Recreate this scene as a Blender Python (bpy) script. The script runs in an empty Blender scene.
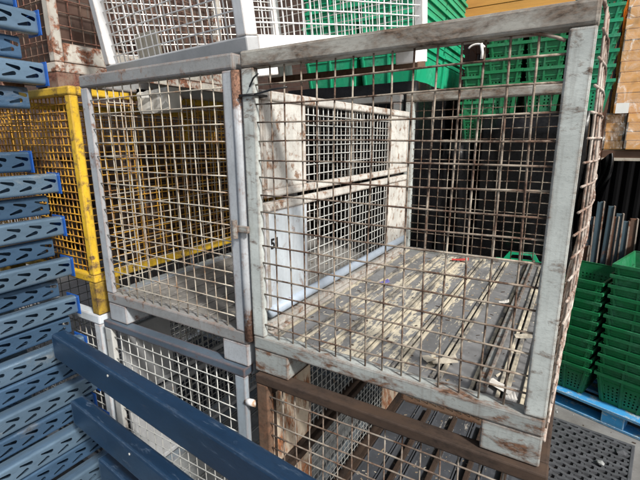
import bpy, bmesh, math, random
from mathutils import Vector, Matrix, Euler
random.seed(7)
SC = bpy.context.scene
COL = SC.collection
PI = math.pi
BASE = 1.4                      # height of the lower row of cages = base of the upper row

# ------------------------------------------------------------------ node helpers
def new_mat(name):
    m = bpy.data.materials.new(name); m.use_nodes = True
    nt = m.node_tree
    for n in list(nt.nodes): nt.nodes.remove(n)
    out = nt.nodes.new('ShaderNodeOutputMaterial')
    b = nt.nodes.new('ShaderNodeBsdfPrincipled')
    nt.links.new(b.outputs['BSDF'], out.inputs['Surface'])
    return m, nt, b

def coords(nt, scale=(1, 1, 1), shift=True):
    tc = nt.nodes.new('ShaderNodeTexCoord')
    mp = nt.nodes.new('ShaderNodeMapping'); mp.inputs['Scale'].default_value = scale
    nt.links.new(tc.outputs['Object'], mp.inputs['Vector'])
    if not shift: return mp.outputs['Vector']
    oi = nt.nodes.new('ShaderNodeObjectInfo')
    mu = nt.nodes.new('ShaderNodeMath'); mu.operation = 'MULTIPLY'; mu.inputs[1].default_value = 37.0
    nt.links.new(oi.outputs['Random'], mu.inputs[0])
    ad = nt.nodes.new('ShaderNodeVectorMath'); ad.operation = 'ADD'
    nt.links.new(mp.outputs['Vector'], ad.inputs[0]); nt.links.new(mu.outputs[0], ad.inputs[1])
    return ad.outputs['Vector']

def noise(nt, vec, scale, detail=4, rough=0.6, dist=0.0):
    n = nt.nodes.new('ShaderNodeTexNoise')
    n.inputs['Scale'].default_value = scale; n.inputs['Detail'].default_value = detail
    n.inputs['Roughness'].default_value = rough; n.inputs['Distortion'].default_value = dist
    nt.links.new(vec, n.inputs['Vector'])
    return n.outputs['Fac']

def ramp(nt, fac, stops):
    r = nt.nodes.new('ShaderNodeValToRGB'); e = r.color_ramp.elements
    while len(e) < len(stops): e.new(0.5)
    for k, (p, c) in enumerate(stops):
        e[k].position = p
        e[k].color = (c, c, c, 1) if not isinstance(c, tuple) else (c[0], c[1], c[2], 1)
    nt.links.new(fac, r.inputs['Fac'])
    return r.outputs['Color']

def mix(nt, fac, a, b):
    m = nt.nodes.new('ShaderNodeMix'); m.data_type = 'RGBA'
    for sock, v in ((m.inputs[0], fac), (m.inputs[6], a), (m.inputs[7], b)):
        if isinstance(v, (int, float)): sock.default_value = v
        elif isinstance(v, tuple): sock.default_value = (v[0], v[1], v[2], 1)
        else: nt.links.new(v, sock)
    return m.outputs[2]

def bump(nt, b, h, strength=0.3, dist=0.004):
    n = nt.nodes.new('ShaderNodeBump'); n.inputs['Strength'].default_value = strength
    n.inputs['Distance'].default_value = dist
    nt.links.new(h, n.inputs['Height']); nt.links.new(n.outputs['Normal'], b.inputs['Normal'])

def paint(name, base, rust=(0.11, 0.045, 0.022), amount=0.35, rough=0.5, metal=0.0, scale=9.0,
          var=0.25, stretch=(1, 1, 1), dirt=0.25, soft=0.06, spec=0.4, edge=0.0, streak=0.0):
    """painted steel whose paint has chipped to rust in patches; amount 0..1"""
    m, nt, b = new_mat(name)
    v = coords(nt, stretch)
    n1 = noise(nt, v, scale, 8, 0.68, 0.3)
    n2 = noise(nt, v, scale * 0.35, 4, 0.6)
    n3 = noise(nt, v, scale * 7, 3, 0.7)
    t = 0.72 - 0.36 * amount
    chip = ramp(nt, n1, [(t - soft, 0.0), (t + soft, 1.0)])
    if edge > 0:       # paint worn off along the corners of the section
        bv = nt.nodes.new('ShaderNodeBevel'); bv.samples = 3; bv.inputs['Radius'].default_value = 0.02
        ge = nt.nodes.new('ShaderNodeNewGeometry')
        dp = nt.nodes.new('ShaderNodeVectorMath'); dp.operation = 'DOT_PRODUCT'
        nt.links.new(bv.outputs['Normal'], dp.inputs[0]); nt.links.new(ge.outputs['True Normal'], dp.inputs[1])
        e1 = nt.nodes.new('ShaderNodeMath'); e1.operation = 'SUBTRACT'; e1.inputs[0].default_value = 1.0
        nt.links.new(dp.outputs['Value'], e1.inputs[1])
        e2 = nt.nodes.new('ShaderNodeMath'); e2.operation = 'MULTIPLY_ADD'; e2.inputs[1].default_value = 2.6
        nt.links.new(e1.outputs[0], e2.inputs[0])
        ne = noise(nt, v, scale * 1.7, 6, 0.7); nt.links.new(ne, e2.inputs[2])
        ed = ramp(nt, e2.outputs[0], [(0.80 - .25 * edge, 0.0), (0.90 - .25 * edge, 1.0)])
        mx = nt.nodes.new('ShaderNodeMath'); mx.operation = 'MAXIMUM'
        nt.links.new(chip, mx.inputs[0]); nt.links.new(ed, mx.inputs[1]); chip = mx.outputs[0]
    if streak > 0:     # rust runs and grime drawn out along the height
        vsx = coords(nt, (1, 1, 0.09)); ns = noise(nt, vsx, scale * 3.2, 5, 0.6)
        sk_ = nt.nodes.new('ShaderNodeMath'); sk_.operation = 'MULTIPLY'; sk_.inputs[1].default_value = streak
        nt.links.new(ramp(nt, ns, [(0.52, 0.0), (0.72, 1.0)]), sk_.inputs[0])
    lo = tuple(c * (1 - var) for c in base); hi = tuple(min(1, c * (1 + var * 0.6)) for c in base)
    c1 = mix(nt, ramp(nt, n2, [(0.3, 0.0), (0.7, 1.0)]), lo, hi)
    grime = tuple(c * 0.45 for c in base)
    dm = nt.nodes.new('ShaderNodeMath'); dm.operation = 'MULTIPLY'; dm.inputs[1].default_value = dirt
    nt.links.new(ramp(nt, n3, [(0.5, 0.0), (0.72, 1.0)]), dm.inputs[0])
    c2 = mix(nt, dm.outputs[0], c1, grime)
    if streak > 0: c2 = mix(nt, sk_.outputs[0], c2, tuple(.5 * a + .3 * k for a, k in zip(rust, base)))
    rc = mix(nt, ramp(nt, n3, [(0.35, 0.0), (0.65, 1.0)]), tuple(c * 0.45 for c in rust), tuple(c * 1.7 for c in rust))
    c3 = mix(nt, chip, c2, rc)
    nt.links.new(c3, b.inputs['Base Color'])
    rr = ramp(nt, chip, [(0.0, rough), (1.0, 0.9)]); nt.links.new(rr, b.inputs['Roughness'])
    b.inputs['Metallic'].default_value = metal
    b.inputs['Specular IOR Level'].default_value = spec
    bump(nt, b, mix(nt, 0.5, chip, n3), 0.35, 0.003)
    return m

def plain(name, base, rough=0.5, metal=0.0, var=0.15, scale=6.0, bmp=0.1, bscale=60.0, spec=0.5, stretch=(1, 1, 1)):
    m, nt, b = new_mat(name)
    v = coords(nt, stretch)
    n = noise(nt, v, scale, 6, 0.65)
    c = mix(nt, ramp(nt, n, [(0.3, 0.0), (0.7, 1.0)]), tuple(k * (1 - var) for k in base), tuple(min(1, k * (1 + var)) for k in base))
    nt.links.new(c, b.inputs['Base Color'])
    nr = noise(nt, v, scale * 4, 4, 0.6)
    nt.links.new(ramp(nt, nr, [(0.3, max(0.02, rough - 0.1)), (0.7, min(1, rough + 0.12))]), b.inputs['Roughness'])
    b.inputs['Metallic'].default_value = metal; b.inputs['Specular IOR Level'].default_value = spec
    if bmp: bump(nt, b, noise(nt, v, bscale, 4, 0.6), bmp, 0.003)
    return m

# ------------------------------------------------------------------ mesh helpers
class MB:
    def __init__(s): s.v = []; s.f = []
    def add(s, vs, fs):
        o = len(s.v); s.v += [tuple(v) for v in vs]; s.f += [tuple(i + o for i in f) for f in fs]
    def box(s, x0, x1, y0, y1, z0, z1, c=0.0, M=None):
        """box with every edge chamfered by c"""
        if c <= 0:
            vs = [(x, y, z) for x in (x0, x1) for y in (y0, y1) for z in (z0, z1)]
            fs = [(0, 1, 3, 2), (4, 6, 7, 5), (0, 4, 5, 1), (2, 3, 7, 6), (0, 2, 6, 4), (1, 5, 7, 3)]
        else:
            c = min(c, (x1 - x0) * .45, (y1 - y0) * .45, (z1 - z0) * .45)
            b = bmesh.new()
            bmesh.ops.create_cube(b, size=1)
            for v in b.verts:
                v.co = Vector((x0 + (v.co.x + .5) * (x1 - x0), y0 + (v.co.y + .5) * (y1 - y0), z0 + (v.co.z + .5) * (z1 - z0)))
            bmesh.ops.bevel(b, geom=list(b.edges), offset=c, segments=2, affect='EDGES', profile=0.5)
            b.verts.index_update()
            vs = [tuple(v.co) for v in b.verts]; fs = [tuple(v.index for v in f.verts) for f in b.faces]
            b.free()
        if M is not None: vs = [tuple(M @ Vector(v)) for v in vs]
        s.add(vs, fs)
    def tube(s, pts, r, n=6, cap=True):
        pts = [Vector(p) for p in pts]; rings = []
        for i, p in enumerate(pts):
            d = (pts[min(i + 1, len(pts) - 1)] - pts[max(i - 1, 0)]).normalized()
            a = d.cross(Vector((0, 0, 1)))
            if a.length < 0.3: a = d.cross(Vector((0, 1, 0)))
            if a.length < 0.3: a = d.cross(Vector((1, 0, 0)))
            a.normalize(); b = d.cross(a)
            rings.append([p + r * (math.cos(2 * PI * k / n) * a + math.sin(2 * PI * k / n) * b) for k in range(n)])
        vs = [v for R in rings for v in R]; fs = []
        for i in range(len(pts) - 1):
            for k in range(n):
                k2 = (k + 1) % n
                fs.append((i * n + k, i * n + k2, (i + 1) * n + k2, (i + 1) * n + k))
        if cap:
            fs.append(tuple(range(n))[::-1]); fs.append(tuple((len(pts) - 1) * n + k for k in range(n)))
        s.add(vs, fs)
    def quad_grid_holes(s, bl, br, tr, tl, nx, ny, hole, inset=(0.25, 0.25)):
        """bilinear panel of nx x ny cells; hole(i,j) cells get a rectangular opening"""
        bl, br, tr, tl = map(Vector, (bl, br, tr, tl))
        def P(u, v): return (bl * (1 - u) + br * u) * (1 - v) + (tl * (1 - u) + tr * u) * v
        for i in range(nx):
            for j in range(ny):
                u0, u1, v0, v1 = i / nx, (i + 1) / nx, j / ny, (j + 1) / ny
                o = [P(u0, v0), P(u1, v0), P(u1, v1), P(u0, v1)]
                if hole(i, j):
                    a, b = (u1 - u0) * inset[0], (v1 - v0) * inset[1]
                    q = [P(u0 + a, v0 + b), P(u1 - a, v0 + b), P(u1 - a, v1 - b), P(u0 + a, v1 - b)]
                    s.add(o + q, [(0, 1, 5, 4), (1, 2, 6, 5), (2, 3, 7, 6), (3, 0, 4, 7)])
                else:
                    s.add(o, [(0, 1, 2, 3)])
    def mesh(s, name, merge=False, smooth=False):
        me = bpy.data.meshes.new(name); me.from_pydata(s.v, [], s.f); me.update()
        if merge:
            b = bmesh.new(); b.from_mesh(me); bmesh.ops.remove_doubles(b, verts=b.verts, dist=1e-5)
            bmesh.ops.recalc_face_normals(b, faces=b.faces); b.to_mesh(me); b.free()
        if smooth:
            for p in me.polygons: p.use_smooth = True
        return me
    def build(s, name, mat, parent=None, loc=None, rot=None, merge=False, smooth=False):
        me = s.mesh(name, merge, smooth); me.materials.append(mat)
        return put(name, me, parent, loc, rot)

def put(name, me, parent=None, loc=None, rot=None):
    o = bpy.data.objects.new(name, me); COL.objects.link(o)
    if parent is not None: o.parent = parent
    if loc: o.location = loc
    if rot: o.rotation_euler = rot
    return o

def tag(o, label, cat, group=None, kind=None):
    o['label'] = label; o['category'] = cat
    if group: o['group'] = group
    if kind: o['kind'] = kind
    return o

def empty(name, loc, rot=(0, 0, 0), label=None, cat=None, group=None):
    o = bpy.data.objects.new(name, None); COL.objects.link(o)
    o.location = loc; o.rotation_euler = rot; o.empty_display_size = 0.1
    if label: tag(o, label, cat, group)
    return o

def struct(name, me_b, mat, loc=None):
    o = me_b.build(name, mat, None, loc); o['kind'] = 'structure'; return o

def copy_tree(o, parent=None):
    c = o.copy(); COL.objects.link(c)
    if parent is not None: c.parent = parent
    for ch in list(o.children): copy_tree(ch, c)
    return c

# ------------------------------------------------------------------ materials
M = {}
M['main'] = paint('worn_grey_green_paint', (0.45, 0.485, 0.47), rust=(0.10, 0.062, 0.042), amount=0.30, rough=0.55, scale=15, dirt=0.35, stretch=(0.7, 1, 1.5), edge=0.55, streak=0.45)
M['main_rail'] = paint('brown_stained_grey_paint', (0.33, 0.325, 0.295), rust=(0.105, 0.075, 0.055), amount=0.56, rough=0.6, scale=10, dirt=0.45, soft=0.10, stretch=(0.6, 1, 1.3), edge=0.5, streak=0)
M['main_low'] = paint('rust_streaked_grey_paint', (0.32, 0.345, 0.335), rust=(0.105, 0.056, 0.034), amount=0.44, rough=0.6, scale=13, dirt=0.45, stretch=(0.6, 1, 1.4), edge=0.75, streak=0.5)
M['rib_cream'] = paint('worn_cream_rib', (0.56, 0.50, 0.38), rust=(0.115, 0.11, 0.105), amount=0.62, rough=0.75, scale=8, soft=0.08, stretch=(1, .6, 1))
M['wire_rust'] = paint('rusty_wire', (0.42, 0.37, 0.30), rust=(0.08, 0.048, 0.033), amount=0.76, rough=0.7, scale=10, soft=0.12)
M['wire_pink'] = paint('pale_rusty_wire', (0.50, 0.45, 0.40), rust=(0.15, 0.092, 0.068), amount=0.68, rough=0.7, scale=9, soft=0.1)
M['gate_white'] = paint('flaking_white_paint', (0.55, 0.54, 0.505), rust=(0.19, 0.115, 0.075), amount=0.40, rough=0.6, scale=18, dirt=0.35, edge=0.4, streak=0.35)
M['plate_white'] = paint('scratched_bluish_white_paint', (0.53, 0.585, 0.63), rust=(0.2, 0.11, 0.07), amount=0.2, rough=0.5, scale=8, dirt=0.2, edge=0.3, streak=0.3)
M['tube_blue'] = paint('pale_blue_tube_paint', (0.50, 0.58, 0.68), amount=0.12, rough=0.4, scale=8, dirt=0.2)
M['left'] = paint('grey_steel_paint', (0.235, 0.24, 0.24), rust=(0.15, 0.085, 0.055), amount=0.26, rough=0.5, scale=14, dirt=0.4, edge=0.5, streak=0.25)
M['left_wire'] = paint('zinc_wire', (0.43, 0.395, 0.33), rust=(0.2, 0.12, 0.07), amount=0.44, rough=0.5, scale=9, soft=0.1)
M['left_post'] = paint('pale_grey_steel_paint', (0.36, 0.385, 0.41), rust=(0.14, 0.075, 0.05), amount=0.2, rough=0.5, scale=14, dirt=0.35, edge=0.5, streak=0.3)
M['steel_blue'] = paint('blue_grey_steel', (0.33, 0.39, 0.44), amount=0.1, rough=0.4, metal=0.2, scale=8, dirt=0.25, edge=0.3, streak=0.25)
M['rail_dark'] = paint('dark_blue_grey_steel', (0.075, 0.10, 0.13), amount=0.12, rough=0.45, scale=8, dirt=0.3, edge=0.4, streak=0)
M['wire_pale'] = paint('pale_zinc_wire', (0.47, 0.475, 0.455), rust=(0.2, 0.14, 0.1), amount=0.22, rough=0.45, scale=9, metal=0.1)
M['yellow'] = paint('chipped_yellow_paint', (0.64, 0.41, 0.03), rust=(0.13, 0.08, 0.035), amount=0.38, rough=0.5, scale=14, dirt=0.4, edge=0.55, streak=0.25)
M['yellow_wire'] = paint('yellow_rusty_wire', (0.56, 0.30, 0.03), rust=(0.17, 0.075, 0.028), amount=0.54, rough=0.6, scale=10, soft=0.12)
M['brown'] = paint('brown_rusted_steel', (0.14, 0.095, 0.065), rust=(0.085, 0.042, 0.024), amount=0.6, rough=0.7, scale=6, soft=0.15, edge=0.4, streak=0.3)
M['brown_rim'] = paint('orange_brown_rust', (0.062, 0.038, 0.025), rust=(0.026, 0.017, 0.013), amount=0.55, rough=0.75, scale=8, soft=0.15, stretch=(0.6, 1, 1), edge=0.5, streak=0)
M['brown_wire'] = paint('grey_brown_wire', (0.30, 0.27, 0.23), rust=(0.09, 0.05, 0.032), amount=0.6, rough=0.65, scale=10, soft=0.12)
M['plate_flaky'] = paint('flaking_cream_and_rust', (0.64, 0.54, 0.42), rust=(0.27, 0.115, 0.055), amount=0.56, rough=0.75, scale=9, soft=0.05, stretch=(1.4, 1.4, 0.6), edge=0.3, streak=0.4)
M['white'] = paint('clean_white_paint', (0.78, 0.79, 0.80), rust=(0.25, 0.16, 0.1), amount=0.04, rough=0.4, scale=7, dirt=0.14, edge=0.12, streak=0.1)
M['white_grey'] = paint('light_grey_paint', (0.42, 0.43, 0.44), rust=(0.25, 0.16, 0.1), amount=0.05, rough=0.45, scale=7, dirt=0.2)
M['white_wire'] = paint('white_wire', (0.80, 0.80, 0.79), rust=(0.3, 0.2, 0.14), amount=0.12, rough=0.45, scale=9)
M['peel_white'] = paint('peeling_white_paint', (0.44, 0.42, 0.375), rust=(0.17, 0.075, 0.045), amount=0.5, rough=0.75, scale=9, soft=0.04, edge=0.6, streak=0.4)
M['red_rust_wire'] = paint('red_rusty_wire', (0.22, 0.16, 0.12), rust=(0.12, 0.05, 0.035), amount=0.7, rough=0.75, scale=10, soft=0.12)
M['beige_board'] = plain('beige_board', (0.52, 0.47, 0.38), 0.6, var=0.2, scale=5, stretch=(6, 1, 1))
M['black'] = plain('black_plastic', (0.012, 0.012, 0.013), 0.35)
M['navy'] = paint('navy_powder_coat', (0.0075, 0.026, 0.060), rust=(0.05, 0.075, 0.115), amount=0.2, rough=0.4, scale=22, stretch=(0.25, 1, 1), dirt=0.45, var=0.3, spec=0.28, edge=0.32, streak=0)
M['galv_blue'] = paint('galvanised_blue_grey', (0.165, 0.255, 0.355), rust=(0.14, 0.155, 0.165), amount=0.24, rough=0.24, metal=0.6, scale=7, dirt=0.3, stretch=(1, .35, 1), edge=0, streak=0)
M['galv_dark'] = paint('dull_blue_grey_steel', (0.08, 0.15, 0.25), rust=(0.085, 0.095, 0.105), amount=0.24, rough=0.27, metal=0.6, scale=7, dirt=0.35, stretch=(1, .35, 1))
M['blue_plate'] = paint('bright_blue_paint', (0.010, 0.075, 0.32), amount=0.08, rough=0.4, scale=10)
M['pallet_blue'] = paint('worn_blue_wood_paint', (0.04, 0.26, 0.55), rust=(0.30, 0.36, 0.38), amount=0.36, rough=0.7, scale=9, stretch=(1, 1, 3), edge=0.5, streak=0)
M['green'] = paint('green_plastic', (0.013, 0.172, 0.063), rust=(0.039, 0.147, 0.089), amount=0.3, rough=0.36, scale=5, soft=0.16, var=0.28, dirt=0.3, streak=0.15)
M['green_bright'] = paint('bright_green_plastic', (0.013, 0.327, 0.161), rust=(0.042, 0.294, 0.172), amount=0.3, rough=0.36, scale=5, soft=0.16, var=0.28, dirt=0.3, streak=0.15)
M['green_sunlit'] = paint('sunlit_green_plastic', (0.016, 0.275, 0.134), rust=(0.057, 0.215, 0.132), amount=0.3, rough=0.36, scale=5, soft=0.16, var=0.28, dirt=0.3, streak=0.15)  # sunlight on the far right column is put into this lighter green
M['timber'] = plain('orange_sawn_timber', (0.64, 0.31, 0.07), 0.7, var=0.2, scale=2.2, stretch=(0.8, 5, 7), bmp=0.25, bscale=25)
M['timber_brown'] = plain('dark_brown_board', (0.045, 0.027, 0.017), 0.8, var=0.4, scale=3, stretch=(0.8, 5, 9), bmp=0.2, bscale=25)
M['bearer'] = plain('weathered_timber', (0.30, 0.235, 0.16), 0.8, var=0.3, scale=3, stretch=(1, 6, 8), bmp=0.3, bscale=30)
M['film_black'] = plain('black_stretch_film', (0.004, 0.004, 0.0045), 0.3, var=0.3, scale=8, bmp=0.5, bscale=14, spec=0.22)
M['film_brown'] = plain('dark_brown_tarpaulin', (0.03, 0.018, 0.012), 0.6, var=0.4, scale=5, bmp=0.4, bscale=14)
M['rack'] = paint('brown_rack_paint', (0.13, 0.07, 0.045), amount=0.3, rough=0.6, scale=7, edge=0.4, streak=0)
M['rack_pale'] = paint('pale_rack_strip', (0.50, 0.45, 0.38), amount=0.3, rough=0.6, scale=7)
M['paper'] = plain('white_paper', (0.74, 0.71, 0.66), 0.7, var=0.12)
M['label_white'] = plain('white_label', (0.8, 0.8, 0.78), 0.5, var=0.05, bmp=0)
M['red_scrap'] = plain('red_scrap', (0.55, 0.07, 0.06), 0.5)
M['purple_scrap'] = plain('purple_scrap', (0.16, 0.15, 0.42), 0.5)
M['rubber'] = plain('grey_black_rubber', (0.062, 0.065, 0.072), 0.55, var=0.3, scale=9)
M['shade_wall'] = plain('shade_black_corrugated_sheet', (0.004, 0.004, 0.0045), 0.9, var=0.3, scale=2, spec=0.05)  # near-black colour stands in for the shade below the racking
M['strip_blue'] = paint('blue_grey_profile', (0.045, 0.075, 0.095), amount=0.2, rough=0.5, scale=8)
M['strip_brown'] = paint('brown_profile', (0.11, 0.06, 0.04), amount=0.4, rough=0.6, scale=8)
M['strip_pale'] = paint('pale_profile', (0.27, 0.225, 0.19), amount=0.4, rough=0.6, scale=8)
M['tin'] = plain('crumpled_tin', (0.44, 0.43, 0.40), 0.45, metal=0.25, var=0.25, scale=6, bmp=0.6, bscale=18)
M['green_strap'] = plain('green_strap', (0.02, 0.22, 0.09), 0.5)

def film_clear():
    m, nt, b = new_mat('clear_stretch_film')
    v = coords(nt)
    n = noise(nt, v, 9, 5, 0.6, 1.2)
    b.inputs['Base Color'].default_value = (0.95, 0.93, 0.9, 1); b.inputs['Roughness'].default_value = 0.22
    al = ramp(nt, n, [(0.42, 0.08), (0.58, 0.22), (0.68, 0.7)])
    nt.links.new(al, b.inputs['Alpha'])
    bump(nt, b, n, 0.6, 0.02)
    return m
M['film_clear'] = film_clear()

def deck_mat(name, base, flake, lo, hi, amt):
    m, nt, b = new_mat(name)
    v = coords(nt, (1, 1, 1), False)
    vs = coords(nt, (8.0, 1.0, 1), False)
    n1 = noise(nt, vs, 3.4, 10, 0.72, 0.4); n2 = noise(nt, v, 26, 6, 0.65); n3 = noise(nt, v, 4, 5, 0.6)
    sep = nt.nodes.new('ShaderNodeSeparateXYZ'); nt.links.new(v, sep.inputs[0])
    mr = ramp(nt, sep.outputs['X'], [(0.0, 0.75), (lo, 0.8), ((lo + hi) / 2, 1.0), (hi, 0.82), (min(1, hi + .1), 0.45)])
    ml = nt.nodes.new('ShaderNodeMath'); ml.operation = 'MULTIPLY'
    nt.links.new(n1, ml.inputs[0]); nt.links.new(mr, ml.inputs[1])
    ad = nt.nodes.new('ShaderNodeMath'); ad.operation = 'MULTIPLY_ADD'; ad.inputs[1].default_value = 0.22
    nt.links.new(n2, ad.inputs[0]); nt.links.new(ml.outputs[0], ad.inputs[2])
    f = ramp(nt, ad.outputs[0], [(amt - .02, 0.0), (amt + .02, 1.0)])
    g = mix(nt, ramp(nt, n3, [(0.3, 0.0), (0.7, 1.0)]), tuple(c * .65 for c in base), tuple(c * 1.35 for c in base))
    g = mix(nt, ramp(nt, n2, [(0.55, 0.0), (0.8, 0.5)]), g, tuple(c * 2.2 for c in base))
    fl = mix(nt, ramp(nt, n2, [(0.3, 0.0), (0.7, 1.0)]), tuple(c * .7 for c in flake), flake)
    nt.links.new(mix(nt, f, g, fl), b.inputs['Base Color'])
    b.inputs['Roughness'].default_value = 0.75
    bump(nt, b, mix(nt, 0.6, n2, f), 0.5, 0.004)
    return m
M['deck_main'] = deck_mat('flaking_grey_deck', (0.175, 0.177, 0.18), (0.66, 0.60, 0.47), 0.15, 0.80, 0.594)
M['deck_left'] = deck_mat('grey_brown_deck', (0.23, 0.22, 0.205), (0.3, 0.27, 0.22), 0.2, 0.8, 0.72)
M['deck_dark'] = deck_mat('dark_stained_deck', (0.05, 0.055, 0.065), (0.35, 0.33, 0.3), 0.2, 0.8, 0.68)
M['deck_grey'] = deck_mat('grey_sheet_deck', (0.26, 0.27, 0.27), (0.45, 0.45, 0.43), 0.2, 0.8, 0.66)

def concrete():
    m, nt, b = new_mat('stained_concrete')
    v = coords(nt, (1, 1, 1), False)
    n1 = noise(nt, v, 2.2, 7, 0.65); n2 = noise(nt, v, 45, 5, 0.7); n3 = noise(nt, v, 7, 5, 0.6)
    c = mix(nt, ramp(nt, n1, [(0.35, 0.0), (0.68, 1.0)]), (0.11, 0.105, 0.10), (0.20, 0.20, 0.195))
    c = mix(nt, ramp(nt, n2, [(0.58, 0.0), (0.75, 0.6)]), c, (0.30, 0.30, 0.29))
    c = mix(nt, ramp(nt, n3, [(0.6, 0.0), (0.75, 0.55)]), c, (0.06, 0.058, 0.055))
    nt.links.new(c, b.inputs['Base Color']); b.inputs['Roughness'].default_value = 0.8
    bump(nt, b, n2, 0.3, 0.004)
    return m
M['concrete'] = concrete()

def bricks():
    m, nt, b = new_mat('red_brown_bricks')
    tc = nt.nodes.new('ShaderNodeTexCoord')
    sx = nt.nodes.new('ShaderNodeSeparateXYZ'); nt.links.new(tc.outputs['Object'], sx.inputs[0])
    add = nt.nodes.new('ShaderNodeMath'); add.operation = 'ADD'
    nt.links.new(sx.outputs['X'], add.inputs[0]); nt.links.new(sx.outputs['Y'], add.inputs[1])
    cb = nt.nodes.new('ShaderNodeCombineXYZ'); nt.links.new(add.outputs[0], cb.inputs[0]); nt.links.new(sx.outputs['Z'], cb.inputs[1])
    t = nt.nodes.new('ShaderNodeTexBrick')
    t.inputs['Scale'].default_value = 1.0; t.inputs['Brick Width'].default_value = 0.27; t.inputs['Row Height'].default_value = 0.095
    t.inputs['Mortar Size'].default_value = 0.008; t.inputs['Bias'].default_value = -0.1
    t.inputs['Color1'].default_value = (0.065, 0.03, 0.021, 1); t.inputs['Color2'].default_value = (0.035, 0.018, 0.014, 1)
    t.inputs['Mortar'].default_value = (0.055, 0.044, 0.037, 1)
    nt.links.new(cb.outputs[0], t.inputs['Vector'])
    n = noise(nt, tc.outputs['Object'], 9, 6, 0.65)
    c = mix(nt, ramp(nt, n, [(0.35, 0.0), (0.75, 0.65)]), t.outputs['Color'], (0.11, 0.07, 0.05))
    nt.links.new(c, b.inputs['Base Color']); b.inputs['Roughness'].default_value = 0.85
    inv = nt.nodes.new('ShaderNodeMath'); inv.operation = 'SUBTRACT'; inv.inputs[0].default_value = 1
    nt.links.new(t.outputs['Fac'], inv.inputs[1]); bump(nt, b, inv.outputs[0], 0.6, 0.01)
    return m
M['bricks'] = bricks()

# ------------------------------------------------------------------ the setting
g = MB(); g.add([(-60, -60, 0), (60, -60, 0), (60, 60, 0), (-60, 60, 0)], [(0, 1, 2, 3)])
struct('ground', g, M['concrete'])
w = MB(); w.box(-60, 0.4, 6.72, 7.0, 0, 6.5)
tag(w.build('brick_wall', M['bricks']), 'red-brown brick wall behind the white cages', 'wall')
w = MB()
for k in range(70):
    x = -0.58 + k * 0.14
    w.add([(x, 6.6, 0), (x + .05, 6.56, 0), (x + .09, 6.56, 0), (x + .14, 6.6, 0), (x, 6.6, 6.5), (x + .05, 6.56, 6.5), (x + .09, 6.56, 6.5), (x + .14, 6.6, 6.5)],
          [(0, 1, 5, 4), (1, 2, 6, 5), (2, 3, 7, 6)])
w.box(-.58, 9.22, 6.62, 6.7, 0, 6.5)
tag(w.build('shed_wall', M['shade_wall']), 'shade-black corrugated shed wall behind the timber racking', 'wall')

# ------------------------------------------------------------------ the cage pallets
T = 0.065
def wire_panel(mb, axis, const, u0, u1, z0, z1, pitch, r, jit=0.002, bulge=None, off=1, du=0.5):
    """welded mesh in the plane axis=const ('y': u is x, 'x': u is y)"""
    rnd = random.Random(hash((axis, round(const, 3), round(u0, 3), round(z1, 3))) & 0xffff)
    def P(u, z, o):
        d = const + o + (bulge(u, z) if bulge else 0)
        return (u, d, z) if axis == 'y' else (d, u, z)
    nseg = 12 if bulge else 7
    nu = max(1, round((u1 - u0) / pitch)); nz = max(1, round((z1 - z0) / pitch))
    for i in range(1, nu):
        u = u0 + (u1 - u0) * i / nu + rnd.uniform(-jit, jit)
        ph, am = rnd.uniform(0, 6), rnd.uniform(0, jit * 1.6)
        mb.tube([P(u + am * math.sin(ph + 5 * k / nseg), z0 + (z1 - z0) * k / nseg, am * math.cos(ph + 4 * k / nseg)) for k in range(nseg + 1)], r, 6)
    for j in range(1, nz):
        z = z0 + (z1 - z0) * j / nz + rnd.uniform(-jit, jit)
        ph, am = rnd.uniform(0, 6), rnd.uniform(0, jit * 1.6)
        mb.tube([P(u0 + (u1 - u0) * k / nseg, z + am * math.sin(ph + 5 * k / nseg), off * 1.7 * r + am * math.cos(ph + 4 * k / nseg)) for k in range(nseg + 1)], r, 6)

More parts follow.
